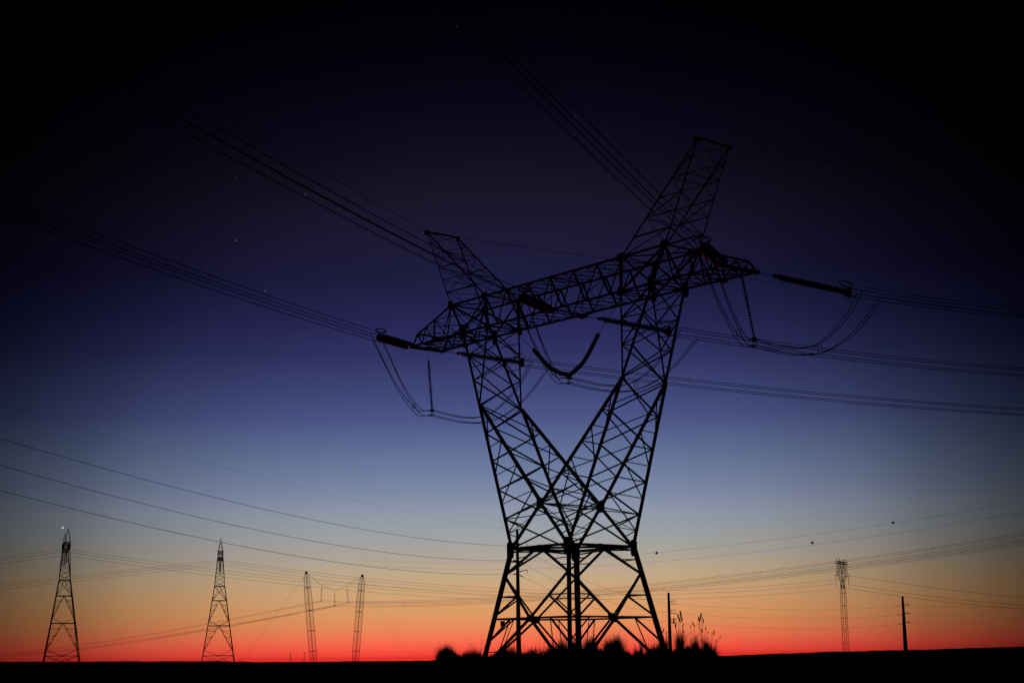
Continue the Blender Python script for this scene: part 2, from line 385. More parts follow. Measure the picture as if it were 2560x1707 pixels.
# ground wire peaks
for j in 'LR':
    e = MB(); l2 = MB(); tt = [0, .155, .325, .497, .665, .833, 1]; Q = {}
    for i in '12':
        e.angle(P['OT'+i+j], P['PK'+i+j], .13 if (i+j) in ('1L', '2R') else .17); e.angle(P['IT'+i+j], P['PK'+i+j], .17)
        Q['O'+i] = [lerp(P['PK'+i+j], P['OT'+i+j], t) for t in tt]; Q['I'+i] = [lerp(P['PK'+i+j], P['IT'+i+j], t) for t in tt]
    e.angle(P['PK1'+j], P['PK2'+j], .22)
    for i in '12':
        for k in range(1, 6):
            l2.angle(Q['O'+i][k], Q['I'+i][k], .13 if k == 5 else .08)
        for k in range(1, 6):
            a_, b_ = (Q['O'+i][k+1], Q['I'+i][k]) if k % 2 == 0 else (Q['O'+i][k], Q['I'+i][k+1])
            l2.angle(a_, b_, .07)
    for s_ in 'OI':
        for k in range(0, 6):
            l2.angle(Q[s_+'1'][k], Q[s_+'2'][k+1], .07) if k % 2 == (s_ == 'O') else l2.angle(Q[s_+'2'][k], Q[s_+'1'][k+1], .07)
        l2.angle(Q[s_+'1'][2], Q[s_+'2'][2], .08); l2.angle(Q[s_+'1'][4], Q[s_+'2'][4], .07)
    for i, sy in (('1', -1), ('2', 1)): e.plate(P['PK'+i+j]+V((0, sy*.1, -.1)), (0, 1, 0), (0, 0, 1), .6, .5)
    a = e.build('earth_wire_peak', STEEL, TW); l2.build('lacing', STEEL, a)
b = MB(); p = lerp(lerp(P['F1L'], P['W1L'], .447), lerp(P['F1R'], P['W1R'], .447), .14); b.box(p+V((0, -.12, -.42)), V((.33, 0, 0)), V((0, .015, 0)), V((0, 0, .26))); b.build('sign_plate', POLE, TW)

# ---------------------------------------------------------------- conductors of the main line
def curve_pts(A, az, sl, k, L, n=40, s0=0):
    return [V((A[0]+s*math.cos(az), A[1]+s*math.sin(az), A[2]+sl*s+k*s*s/2)) for s in [s0+(L-s0)*(i/n)**1.3 for i in range(n+1)]]
D = math.radians
SPAN = dict(
    NL=((-22.893, -2.079, 34.982), D(-57.04), -.07895, .00057), NM=((0, -2.079, 35.0), D(-57.45), -.0791, .00064), NR=((22.893, -2.079, 34.982), D(-57.32), -.07782, .00058),
    FL=((-22.893, 2.079, 34.982), D(68.4), -.09596, .00109), FM=((0, 2.079, 35.0), D(67.12), -.12494, .00202), FR=((22.893, 2.079, 34.982), D(68.43), -.14075, .00467))
PH = dict(L='left arm end', M='middle of the crossarm', R='right arm end')
DIR = dict(N='running up to the left edge', F='running off to the right edge')
STR = 5.25
yoke = {}
for key, (A, az, sl, k) in SPAN.items():
    side, ph = key
    d = V((math.cos(az), math.sin(az), sl)).normalized(); lat = V((-math.sin(az), math.cos(az), 0)); upv = d.cross(lat)*-1
    if upv.z < 0: upv = -upv
    A = V(A)
    red_ = side == 'N'
    T = thing('tension_insulator', A, ('dull red-brown ' if red_ else 'black ')+'ribbed tension insulator pointing '+('left' if red_ else 'right')+' from the '+PH[ph], 'insulator', 'tension insulators at the crossarm')
    s0, s1 = (.95, 9.3) if red_ else (2.1, 9.1)
    lk = MB(); lk.tube([A, A+d*(s0-.45)], .035, 6); lk.plate(A+d*(s0-.32), lat, d, .34, .42)
    for q in (-1, 1): lk.tube([A+d*(s0-.3)+lat*.2*q+upv*.1*q, A+d*s0+lat*.24*q+upv*.14*q], .035)
    lk.build('link', HARD, T)
    for s_ in (-1, 1):
        o = lat*.24*s_+upv*.15*s_; m_ = MB(); nn = int((s1-s0)/.25)
        for q in range(nn): m_.disc(A+d*(s0+.1+q*.25)+o, d, .245, .25)
        m_.tube([A+d*s0+o, A+d*(s1+.05)+o], .03, 6)
        m_.build('insulator_string', GLASS if red_ else PORC, T)
    y = MB(); y.plate(A+d*(s1+.15), lat, d, .95, .45, .05); y.box(A+d*(s1+.05), d*.16, lat*.36, upv*.28)
    for a_ in (-1, 1):
        for b_ in (-1, 1): y.tube([A+d*(s1+.1)+upv*.3*a_, A+d*(s1+.8)+upv*.34*a_+lat*.5*b_], .04)
    y.build('yoke_plate', HARD, T)
    rg = MB(); c = A+d*(s1-.2)+upv*.75; rp = [c+d*.68*math.cos(t)+lat*(.25 if side == 'F' else .5)*math.sin(t)+upv*(.34*math.sin(t) if side == 'F' else .12*math.cos(t)) for t in [2*math.pi*q/20 for q in range(21)]]
    rg.tube(rp, .045 if side == 'F' else .06, 6); rg.tube([A+d*s1+lat*.1, c+lat*.5], .025, 4); rg.tube([A+d*s1-lat*.1, c-lat*.5], .025, 4); rg.build('grading_ring', HARD, T)
    L = {'N': 230, 'F': 260}[side]
    if key == 'FR': L = 110
    if key == 'FM': L = 150
    Bn = thing('conductor_bundle', A+d*(s1+.7), 'four black conductors from the '+PH[ph]+', '+DIR[side], 'power line', 'conductor bundles of the big pylon')
    cp = curve_pts(A, az, sl, k, L, 44, s1+.7)
    # beyond the frame the span goes on level to its next support
    for a_ in (-1, 1):
        for b_ in (-1, 1):
            MB().tube([p+V((0, 0, .35*a_))+lat*.52*b_ for p in cp], .034, 5).build('conductor', WIRE, Bn)
    for sdist in (() if side == 'N' else (72,)):
        p = V((A[0]+sdist*math.cos(az), A[1]+sdist*math.sin(az), A[2]+sl*sdist+k*sdist**2/2)); sm = MB()
        cs = [p+V((0, 0, .35*a_))+lat*.52*b_ for a_, b_ in ((-1, -1), (-1, 1), (1, 1), (1, -1))]
        for q in range(4): sm.tube([cs[q], cs[(q+1) % 4]], .022, 4)
        sm.build('spacer', HARD, Bn)
    yoke[key] = (A+d*(s1+.9), d, lat)

# jumper hangers
def bez(pts, n=14):
    """Catmull-Rom through the points"""
    pts = [V(p) for p in pts]; o = []; e = [pts[0]*2-pts[1]]+pts+[pts[-1]*2-pts[-2]]
    for i in range(1, len(e)-2):
        for k in range(n):
            t = k/n; a, b, c, d = e[i-1], e[i], e[i+1], e[i+2]
            o.append(.5*((2*b)+(c-a)*t+(2*a-5*b+4*c-d)*t*t+(3*b-a-3*c+d)*t**3))
    return o+[pts[-1]]
CL = dict(L=V((-22.893, .55, 27.95)), M=V((0, .1, 28.25)), R=V((22.893, 1.35, 28.5)))
def discs_along(m_, pts, pitch=.24, r=.23):
    acc = 0; tot = sum((b-a).length for a, b in zip(pts, pts[1:])); s_ = pitch/2
    while s_ < tot:
        q = s_
        for a, b in zip(pts, pts[1:]):
            l = (b-a).length
            if q <= l: m_.disc(a+(b-a)*(q/l), (b-a), r, pitch); break
            q -= l
        s_ += pitch
    m_.tube(pts, .03, 6)
for ph in 'LR':
    top = V((CL[ph].x, 0, 34.75)); T = thing('suspension_insulator', top, 'black ribbed insulator string hanging straight down from the '+PH[ph], 'insulator', 'jumper insulators under the crossarm')
    bt = CL[ph]+V((0, 0, .55)); g = 1.0 if ph == 'L' else .45
    t0 = top+(bt-top).normalized()*g
    MB().tube([top, t0], .025, 5).build('link', HARD, T)
    m_ = MB(); discs_along(m_, [t0, bt]); m_.build('insulator_string', PORC, T)
T = thing('suspension_insulator', (0, 0, 34.9), 'V-shaped pair of red-brown ribbed insulators hanging in the gap between the two arms', 'insulator', 'jumper insulators under the crossarm')
for a, g in ((V((-9.8, 2.0, 34.6)), .30), (V((9.8, -2.0, 34.6)), .42)):
    bt = CL['M']+V((0, 0, .5)); t0 = lerp(a, bt, g)+V((0, 0, -.25))
    mid = lerp(t0, bt, .5)+V((0, 0, -.62)); m_ = MB(); pts = bez([t0, mid, bt], 8)
    lk = MB(); lk.tube([a, t0], .028, 5); lk.build('link', HARD, T)
    discs_along(m_, pts); m_.build('insulator_string', GLASSV, T)
for ph in 'LMR':
    A, d1, l1 = yoke['N'+ph]; Bf, d2, l2 = yoke['F'+ph]; c = CL[ph]
    A = A+d1*.3; Bf = Bf+d2*1.3
    J = thing('jumper_cables', c, 'four slack jumper cables looping beneath the '+PH[ph], 'cable', 'jumper loops under the crossarm')
    h1 = A.z-c.z; h2 = Bf.z-c.z
    def pt(a, t, drop, h): return V((a.x+(c.x-a.x)*t, a.y+(c.y-a.y)*t, a.z-h*drop))
    for a_ in (-1, 1):
        for b_ in (-1, 1):
            o1 = l1*.5*b_*(1)+V((0, 0, .34*a_))+d1*(.45*a_); oc = V((b_*.29, 0, .27*a_)) ; o2 = l2*-.5*b_+V((0, 0, .34*a_))-d2*(.9*a_)
            if l1.x*1 < 0: o1 = l1*-.5*b_+V((0, 0, .34*a_))+d1*(.45*a_)
            if l2.x*-1 < 0: o2 = l2*.5*b_+V((0, 0, .34*a_))-d2*(1.1*a_)
            pts = bez([A+o1, pt(A, .17, .30, h1)+lerp(o1, oc, .2), pt(A, .38, .66, h1)+lerp(o1, oc, .4), pt(A, .62, .95, h1)+lerp(o1, oc, .7), pt(A, .80, 1.06, h1)+oc, c+oc,
                       pt(Bf, .72, 1.10, h2)+oc, pt(Bf, .48, 1.05, h2)+lerp(o2, oc, .7), pt(Bf, .27, .76, h2)+lerp(o2, oc, .4), pt(Bf, .1, .34, h2)+lerp(o2, oc, .2), Bf+o2], 7)
            MB().tube(pts, .038, 5).build('cable', WIRE, J)
    for a, h, t, dr in ((A, h1, .66, .975), (Bf, h2, .45, 1.02)):
        p = pt(a, t, dr, h); sm = MB(); cs = [p+V((.23*x_, 0, .23*z_)) for x_, z_ in ((-1, -1), (-1, 1), (1, 1), (1, -1))]
        for q in range(4): sm.tube([cs[q], cs[(q+1) % 4]], .03, 5)
        sm.build('spacer', HARD, J)
    cl = MB(); cs = [c+V((.23*x_, 0, .23*z_)) for x_, z_ in ((-1, -1), (-1, 1), (1, 1), (1, -1))]
    for q in cs: cl.tube([q-V((0, .22, -.02)), q, q+V((0, .22, .02))], .05, 6); cl.tube([q, c+V((0, 0, .35))], .035, 5)
    cl.tube([c+V((0, 0, .6)), c+V((0, 0, .2))], .05, 6); cl.plate(c+V((0, 0, .3)), (0, 1, 0), (0, 0, 1), .5, .35); cl.build('clamp', HARD, J)
for nm, A, az, sl, k, L, lab in (('N', P['PK1L'], D(-56.64), -.05567, .0001, 230, 'thin earth wire from the tip of the left peak to the upper left'), ('N', P['PK1R'], D(-57.5), -.0419, .00039, 230, 'thin earth wire from the tip of the right peak up to the left'),
                             ('F', P['PK2L'], D(68.27), -.0715, .00011, 300, 'thin earth wire from the left peak passing behind the right arm'), ('F', P['PK2R'], D(68.81), -.0482, .0001, 300, 'thin earth wire from the tip of the right peak to the right edge')):
    cp = curve_pts(A, az, sl, k, L, 40); o = MB().tube(cp, .02, 4); o.tube(cp[:9], .028, 5) if True else None
    tag(o.build('earth_wire', WIRE), lab, 'wire', 'earth wires of the big pylon')

# ---------------------------------------------------------------- steel poles of the smaller line
def make_pole(x, y, h, r0, r1, levels, label, arm_dir):
    T = thing('power_pole', (x, y, 0), label, 'pole', 'tapered steel poles of the smaller line')
    MB().tube([(x, y, -.2+(h+.2)*t) for t in (0, .25, .5, .75, 1)], r1, 12, r0).build('shaft', POLE, T)
    for z in levels:
        base = V((x, y, z+.25)); a = MB(); e = base+arm_dir*1.35+V((0, 0, .33)); a.tube([base, e], .09, 6, .05)
        ar = a.build('bracket_arm', POLE, T)
        m_ = MB(); discs_along(m_, [e, e+V((0, 0, -.5))], .14, .07); m_.build('insulator', PORC, ar)
    return T
ad_ = V((.6423, .7664, 0))
PL = [((-61.0, 44.48), 19.75, .18, .40, (17.3, 15.31, 13.39), 'tallest tapered steel pole, in front of the left side of the big pylon base'),
      ((-123.45, 138.1), 14.55, .25, .45, (12.37, 10.47, 8.6), 'dark tapered steel pole beside the reeds, right of the big pylon'),
      ((-128.85, 225.1), 15.15, .27, .58, (12.85, 10.7, 8.5), 'dark tapered steel pole standing alone on the horizon at far right')]
for (x, y), h, r0, r1, lv, lab in PL: make_pole(x, y, h, r0, r1, lv, lab, ad_)
def sagline(A, B, sag, n=24):
    A = V(A); B = V(B); return [lerp(A, B, k/n)-V((0, 0, 4*sag*(k/n)*(1-k/n))) for k in range(n+1)]
def wire(pts, r, label, group, name='overhead_wire', ins=None):
    o = MB().tube(pts, r, 4)
    T = tag(o.build(name, WIRE), label, 'wire', group)
    if ins:
        p0, p1 = pts[0], pts[1]; d = (p1-p0).normalized(); m_ = MB(); discs_along(m_, [p0, p0+d*ins], .15, .08); m_.build('insulator', PORC, T)
    return T
LV = ('topmost', 'upper', 'middle', 'lowest')
for n_, (A, sl, k) in enumerate((((-61.03, 44.44, 19.6), -.03369, .00057), ((-61.05, 44.42, 17.3), -.05314, .00086), ((-61.05, 44.42, 15.31), -.05937, .00098), ((-61.09, 44.38, 13.39), -.05598, .00095))):
    cp = curve_pts(A, D(-57), sl, k, 235, 40)
    T = wire(cp, .019 if n_ else .006, LV[n_]+' of the four wires sweeping from the left edge to the tallest pole', 'wires left of the tallest pole', ins=1.6 if n_ else None)
    if n_:   # vibration dampers
        for sd_ in (148.5,):
            p = V((A[0]+sd_*math.cos(D(-57)), A[1]+sd_*math.sin(D(-57)), A[2]+sl*sd_+k*sd_*sd_/2)); d = V((math.cos(D(-57)), math.sin(D(-57)), 0)); m_ = MB()
            m_.tube([p, p-V((0, 0, .12))], .02, 4); m_.tube([p-V((0, 0, .12))-d*.3, p-V((0, 0, .12))+d*.3], .012, 4)
            for s_ in (-1, 1): m_.tube([p-V((0, 0, .12))+d*.18*s_, p-V((0, 0, .12))+d*.34*s_], .045, 6)
            m_.build('vibration_damper', HARD, T)
for n_, (A, B_, sg) in enumerate((((-60.8, 44.7, 17.1), (-123.7, 137.8, 12.37), 1.4), ((-60.8, 44.7, 15.1), (-123.7, 137.8, 10.47), 1.6), ((-60.8, 44.7, 13.2), (-123.8, 137.7, 8.59), 1.5))):
    wire(sagline(A, B_, sg), .016, LV[n_+1]+' wire between the tallest pole and the pole by the reeds', 'wires between the poles', ins=1.6)
for n_, (A, B_, sg) in enumerate((((-123.2, 138.3, 12.28), (-129.2, 224.7, 12.82), 1.1), ((-123.3, 138.3, 10.38), (-129.2, 224.7, 10.68), 1.1), ((-123.3, 138.3, 8.41), (-129.1, 224.8, 8.46), 1.2))):
    wire(sagline(A, B_, sg), .015, LV[n_+1]+' wire between the pole by the reeds and the far right pole', 'wires between the poles', ins=1.6)
    wire(sagline(B_, V(B_)+(V(A)-V(B_)).normalized()*1.6, 0, 2), .06, 'short '+LV[n_+1]+' insulator left of the far right pole', 'insulators left of the far right pole', 'pole_insulator')
for n_, (A, B_, sg) in enumerate((((-128.6, 225.4, 12.9), (-124.2, 297.5, 13.59), .4), ((-128.6, 225.3, 10.96), (-124.3, 297.4, 12.3), .4), ((-128.7, 225.2, 8.93), (-124.4, 297.3, 10.58), .4))):
    wire(sagline(A, B_, sg), .015, LV[n_+1]+' wire from the far right pole to the right edge', 'wires right of the far pole', ins=1.6)

# ---------------------------------------------------------------- distant suspension towers (left)
def far_tower(loc, rz, label, k=1.0):
    """pylon with a broad square body; crossarm lies along its local x"""
    o = V(loc); T = thing('lattice_tower', o, label, 'pylon', 'distant pylons')
    R = Matrix.Rotation(rz, 3, 'Z')
    def G(x, y, z): return R @ V((x*k, y*k, z*k))+o
    def hw(z):
        for (a, b), (c, d) in zip(((0, 6.85), (32, 2.05), (44, 1.05)), ((32, 2.05), (44, 1.05), (52, .9))):
            if z <= c: return b+(d-b)*(z-a)/(c-a)
        return 1
    lv = [0, 4.2, 16.1, 26.2, 32]; mb = MB(); br_ = MB()
    for sx in (-1, 1):
        for sy in (-1, 1):
            mb2 = MB(); mb2.angle(G(sx*hw(0), sy*hw(0), -1), G(sx*hw(32), sy*hw(32), 32), .36); mb2.build('leg', FARSTEEL, T)
    cs = lambda z: [G(a*hw(z), b*hw(z), z) for a, b in ((-1, -1), (1, -1), (1, 1), (-1, 1))]
    for a, b in zip(lv, lv[1:]):
        lo, hi = cs(a), cs(b)
        for q in range(4):
            l1, l2, h1, h2 = lo[q], lo[(q+1) % 4], hi[q], hi[(q+1) % 4]; m = (h1+h2)/2
            br_.angle(h1, h2, .22)
            if b-a > 8:
                br_.angle(m, lerp(l1, h1, .12), .14); br_.angle(m, lerp(l2, h2, .12), .14)
                for f_ in (.35, .6, .82):
                    br_.angle(lerp(l1, h1, f_), lerp(lerp(l1, h1, .12), m, f_), .09); br_.angle(lerp(l2, h2, f_), lerp(lerp(l2, h2, .12), m, f_), .09)
                    br_.angle(lerp(l1, h1, f_-.15), lerp(lerp(l1, h1, .12), m, f_), .08); br_.angle(lerp(l2, h2, f_-.15), lerp(lerp(l2, h2, .12), m, f_), .08)
                ml = (l1+l2)/2; br_.angle(ml, lerp(l1, h1, .2), .12); br_.angle(ml, lerp(l2, h2, .2), .12)
            else:
                br_.angle(l1, h2, .12); br_.angle(l2, h1, .12); br_.angle(m, l1, .1); br_.angle(m, l2, .1)
    br_.build('body_bracing', FARSTEEL, T)
    # window arms rise apart along local x, crossarm on top
    up = MB(); ub = MB()
    def yw(z): return hw(z)
    for sx in (-1, 1):
        for sy in (-1, 1):
            up.angle(G(sx*2.05, sy*2.05, 32), G(sx*9.5, sy*yw(43), 43), .24); up.angle(G(0, sy*1.9, 33.5), G(sx*6.4, sy*yw(41), 41), .2); up.angle(G(sx*6.4, sy*yw(41), 41), G(sx*6.4, sy*1.1, 43), .2)
            for q in range(5): ub.angle(G(sx*(2.05+7.45*q/5), sy*(2.05-q*.19), 32+2.2*q), G(sx*(1.28*q+.9), sy*(1.9-q*.17), 34+1.5*q), .09)
        for q in range(6):
            z0 = 32+11*q/6; z1 = 32+11*(q+1)/6; x0 = 2.05+7.45*q/6; x1 = 2.05+7.45*(q+1)/6
            ub.angle(G(sx*x0, -yw(z0), z0), G(sx*x1, yw(z1), z1), .1); ub.angle(G(sx*x0, yw(z0), z0), G(sx*x1, -yw(z1), z1), .1)
    for sy in (-1, 1):
        up.angle(G(-18, sy*.6, 43.2), G(18, sy*.6, 43.2), .24); up.angle(G(-14, sy*1.05, 45.5), G(14, sy*1.05, 45.5), .24)
        for sx in (-1, 1): up.angle(G(sx*14, sy*1.05, 45.5), G(sx*18, sy*.6, 43.2), .16)
        for q in range(14): ub.angle(G(-14+2*q, sy*1.05, 45.5 if q % 2 else 43.2), G(-12+2*q, sy*1.05, 43.2 if q % 2 else 45.5), .13)
    for q in range(15): ub.angle(G(-14+2*q, -1.05, 45.5), G(-14+2*q, 1.05, 45.5), .1); ub.angle(G(-14+2*q, -1, 43.2), G(-14+2*q, 1, 43.2), .1)
    c_ = up.build('crossarm', FARSTEEL, T); ub.build('lacing', FARSTEEL, c_)
    for sx in (-1, 1):
        pk = MB()
        for sy in (-1, 1):
            pk.angle(G(sx*10, sy*1.05, 45.5), G(sx*13.5, 0, 50.6), .16); pk.angle(G(sx*14, sy*1.05, 45.5), G(sx*13.5, 0, 50.6), .16)
        for q in (.3, .6): pk.angle(lerp(G(sx*10, -1.05, 45.5), G(sx*13.5, 0, 50.6), q), lerp(G(sx*10, 1.05, 45.5), G(sx*13.5, 0, 50.6), q), .09)
        pk.build('earth_wire_peak', FARSTEEL, T)
    for x_ in (-17, 0, 17):
        z_ = 43
        a = MB(); 
        for s_ in (-.25, .25): a.tube([G(x_, s_, z_), G(x_, s_, z_-4.6)], .13, 6)
        a.tube([G(x_, -.5, z_-4.8), G(x_, .5, z_-4.8)], .1, 5); a.build('insulator', PORC, T)
    return T
vd1 = math.atan2(155.46+102.9, -457.27-114.26)
far_tower((-457.4, 155.5, 0), vd1+D(2.2), 'tall distant pylon nearest the left edge, its top split in two points', 1.0)
vd2 = math.atan2(225.66+102.9, -464.98-114.26)
far_tower((-465, 225.7, -.5), vd2+D(.25), 'second distant pylon from the left, broad body ending in a single point', .995)

# ---------------------------------------------------------------- cross-rope tower: two leaning guyed masts
def mast(parent, base, top, wid, rot):
    base = V(base); top = V(top); d = (top-base).normalized(); x = d.cross(V((0, 1, .1))).normalized(); y = d.cross(x)
    x, y = x*math.cos(rot)+y*math.sin(rot), y*math.cos(rot)-x*math.sin(rot)
    L = (top-base).length; n = 36; m_ = MB(); l_ = MB()
    def hw(t): return wid/2*(.72+.28*min(1, t/.12)) if t < .12 else (wid/2 if t < .72 else wid/2*(1-(t-.72)/.28*.30) if t < .93 else wid/2*(.775-(t-.93)/.07*.5))
    R = [[base+d*L*k/n+(x*a+y*b)*hw(k/n) for a, b in ((-1, -1), (1, -1), (1, 1), (-1, 1))] for k in range(n+1)]
    for q in range(4): m_.tube([R[k][q] for k in range(n+1)], .105, 5)
    for k in range(n):
        for q in range(4):
            a, b = (R[k][q], R[k+1][(q+1) % 4]) if k % 2 else (R[k][(q+1) % 4], R[k+1][q]); l_.angle(a, b, .09)
    for k in (5, 13, 21, 30):
        for q in range(4): l_.angle(R[k][q], R[k][(q+1) % 4], .2)
    m_.plate(top, d.cross(x), d, 1.1, 1.0, .6)
    o = m_.build('mast', FARSTEEL, parent); l_.build('lacing', FARSTEEL, o)
TC = thing('cross_rope_tower', (-553.8, 340.8, 0), 'pair of leaning guyed lattice masts joined by a sagging rope, left of the big pylon', 'pylon', 'distant pylons')
vdc = math.atan2(341+103, -554-114)
mast(TC, (-560.3, 333.0, -.5), (-563.07, 329.69, 44.0), 2.5, 0.2); mast(TC, (-547.3, 348.5, -.5), (-545.19, 351.03, 42.1), 2.5, 0.2)
rope = MB(); rope.tube([(-563.0, 329.7, 43.8), (-558.0, 335.75, 37.6), (-553.9, 340.6, 34.5), (-550.1, 345.2, 37.3), (-545.2, 351.0, 41.9)], .06, 4)
rope.tube([(-558.0, 335.75, 37.6), (-550.1, 345.2, 37.3)], .03, 4) if False else None
rope.build('cross_rope', WIRE, TC)
for a, b in (((-563.1, 329.7, 43.5), (-583.6, 305.2, 0)), ((-563.1, 329.7, 43.5), (-560, 290, 0)), ((-545.2, 351.0, 41.8), (-528.8, 370.6, 0)), ((-545.2, 351.0, 41.8), (-560, 385, 0))):
    MB().tube(sagline(a, b, .4, 8), .02, 4).build('guy_wire', WIRE, TC)
for n_, (a, b) in enumerate((((-558.0, 335.75, 37.3), (-558.3, 335.4, 29.9)), ((-553.9, 340.63, 34.2), (-553.9, 340.65, 27.5)), ((-550.1, 345.16, 36.9), (-549.6, 345.8, 28.9)))):
    a = V(a); b = V(b); T = thing('suspension_insulator', a, ('left', 'middle', 'right')[n_]+' of the three thin insulators hanging between the two leaning masts', 'insulator', 'insulators between the leaning masts')
    MB().tube([a, lerp(a, b, .13)], .04, 4).build('link', HARD, T)
    m_ = MB(); discs_along(m_, [lerp(a, b, .1), b+V((0, 0, .5))], .34, .17); m_.tube([lerp(a, b, .13), b+V((0, 0, .5))], .12, 5); m_.build('insulator_string', PORC, T)
    c_ = MB(); y_ = V((.6423, .7664, 0)); c_.tube([b+V((0, 0, .5)), b+y_*.42-V((0, 0, .3))], .07, 4); c_.tube([b+V((0, 0, .5)), b-y_*.42-V((0, 0, .3))], .07, 4); c_.tube([b-y_*.45, b+y_*.45], .06, 4); c_.build('clamp', HARD, T)
# two far specks on the skyline
for x, y, lab in ((-1939, 1183.5, 'left'), (-1926.5, 1198.5, 'right')):
    T = thing('guyed_mast', (x, y, -1), 'tiny faint mast on the horizon left of the leaning masts, '+lab+' one of two', 'mast', 'tiny masts on the horizon')
    m_ = MB(); sx = -1 if lab == 'left' else 1
    for a in (-.7, .7): m_.tube([(x+a*.64, y+a*.77, -2), (x+a*.64+sx*.7, y+a*.77+sx*.8, 12.6)], .22, 4)
    for k in range(8): m_.tube([(x-.45, y-.54, -1+k*1.7), (x+.45, y+.54, .7+k*1.7)], .12, 4)
    m_.build('mast', FARSTEEL, T)

# ---------------------------------------------------------------- slender tower at right
def slender_tower():
    o = V((-383.65, 522.0, 0)); vd = math.atan2(522+103, -383.6-114.3); rz = vd-D(90)+D(72); R = Matrix.Rotation(rz, 3, 'Z')
    T = thing('lattice_tower', o, 'slender distant pylon with a small forked head, right of the big pylon', 'pylon', 'distant pylons')
    R2 = Matrix.Rotation(vd-D(90)+D(66), 3, 'Z'); G = lambda x, y, z: R2 @ V((x, y, z))+o
    b = MB(); br_ = MB(); hw = lambda z: 1.15-.10*z/32
    for sx in (-1, 1):
        for sy in (-1, 1): MB().angle(G(sx*hw(0), sy*hw(0), -1), G(sx*hw(32), sy*hw(32), 32.2), .2).build('leg', FARSTEEL, T)
    cn = ((-1, -1), (1, -1), (1, 1), (-1, 1)); n = 16
    for k in range(n):
        for q in range(4):
            a, c = cn[q], cn[(q+1) % 4]; z0, z1 = 32*k/n, 32*(k+1)/n
            (a_, c_) = (a, c) if k % 2 else (c, a)
            br_.angle(G(a_[0]*hw(z0), a_[1]*hw(z0), z0), G(c_[0]*hw(z1), c_[1]*hw(z1), z1), .07)
            if k in (3, 6, 9, 12, 15): br_.angle(G(a[0]*hw(z0), a[1]*hw(z0), z0), G(c[0]*hw(z0), c[1]*hw(z0), z0), .16)
    br_.build('body_bracing', FARSTEEL, T)
    G = lambda x, y, z: R @ V((x*.88, y*.62, z))+o
    h = MB()
    for sy in (-1.05, 1.05):
        for a, c, w_ in (((-1.1, 32), (1.1, 32), .25), ((-1.1, 32), (-1.3, 34.8), .2), ((1.1, 32), (1.3, 34.8), .2), ((-1.3, 34.6), (1.3, 34.6), .2), ((-1.1, 32), (1.3, 34.8), .2), ((1.1, 32), (-1.3, 34.8), .2),
                         ((-1.3, 34.8), (-6.4, 38.6), .15), ((1.3, 34.8), (6.4, 38.6), .15), ((-6.4, 38.6), (-7.2, 44), .15), ((6.4, 38.6), (7.2, 44), .15), ((0, 35.2), (-3.4, 38.8), .15), ((0, 35.2), (3.4, 38.8), .15),
                         ((-3.4, 38.8), (-3.0, 44), .15), ((3.4, 38.8), (3.0, 44), .15), ((-9, 44), (9, 44), .22), ((-9, 44), (-6.8, 45), .15), ((9, 44), (6.8, 45), .15), ((-6.8, 45), (6.8, 45), .2),
                         ((-6.6, 40.6), (-11, 38.2), .14), ((6.6, 40.6), (11, 38.2), .14), ((-6.2, 38.3), (-11, 38.2), .15), ((6.2, 38.3), (11, 38.2), .15),
                         ((-6.8, 45), (-5.6, 46.6), .12), ((-4.4, 45), (-5.6, 46.6), .12), ((6.8, 45), (5.6, 46.6), .12), ((4.4, 45), (5.6, 46.6), .12)):
            s_ = sy*(.5 if abs(c[0]) > 10 else 1); h.angle(G(a[0], sy, a[1]), G(c[0], s_, c[1]), w_*1.15)
        for k in range(4):
            for sx in (-1, 1):
                h.angle(G(sx*(6.4+.2*k), sy, 38.6+1.35*k), G(sx*3.3, sy, 40.0+1.3*k), .1); h.angle(G(sx*3.3, sy, 38.8+1.3*k), G(sx*(6.4+.2*k), sy, 39.9+1.35*k), .1)
                if k < 3: h.angle(G(sx*(1.3+1.5*k), sy, 34.8+1.15*k), G(sx*(1.1+1*k), sy, 36.3+1*k), .08)
        for k in range(8): h.angle(G(-8+2*k, sy, 44), G(-7+2*k, sy, 45), .1); h.angle(G(-7+2*k, sy, 45), G(-6+2*k, sy, 44), .1)
    h.build('forked_head', FARSTEEL, T)
    for sx in (-1, 1): MB().tube([G(sx*11, 0, 38.1), G(sx*11, 0, 33.4)], .12, 5).build('insulator', PORC, T)
    v = MB(); v.tube([G(-3, 0, 43.9), G(0, 0, 39.2)], .15, 5); v.tube([G(3, 0, 43.9), G(0, 0, 39.2)], .15, 5); v.build('insulator', PORC, T)
slender_tower()

# ---------------------------------------------------------------- far spans
def span(A, B_, sg, label, group, offs, r=.045, n=30):
    T = thing('conductor_bundle', A, label, 'power line', group)
    for o in offs: MB().tube([p+V(o) for p in sagline(A, B_, sg, n)], r, 4).build('conductor', WIRE, T)
    return T
two = ((0, 0, .25), (0, 0, -.25))
G1 = 'far conductor bundles'
for dx, dz, nm in ((0, 1.0, 'upper'), (0, 0, 'middle'), (0, -1.3, 'lower')):
    span((-458.5, 154.0, 42.4+dz), (-452.6, 92.6, 31.9+dz*1.2), -.5, nm+' faint conductor bundle left of the leftmost pylon', G1, ((0, 0, 0),), .038)
    span((-457.0, 155.8, 42.6+dz), (-618.4, 579.7, 38.0+dz*2), 5.5, nm+' faint conductor bundle from the leftmost pylon to behind the big pylon', G1, ((0, 0, 0),), .042)
    span((-466.3, 224.1, 40.9+dz*.9), (-593.9, 141.9, 30.4+dz), .1, nm+' faint conductor bundle left of the second distant pylon', G1, ((0, 0, 0),), .038)
    span((-465.1, 225.5, 41.2+dz*.9), (-385.9, 519.3, 34.5+dz*2), 8.8, nm+' faint conductor bundle from the second distant pylon to the slender one', G1, ((0, 0, 0),), .042)
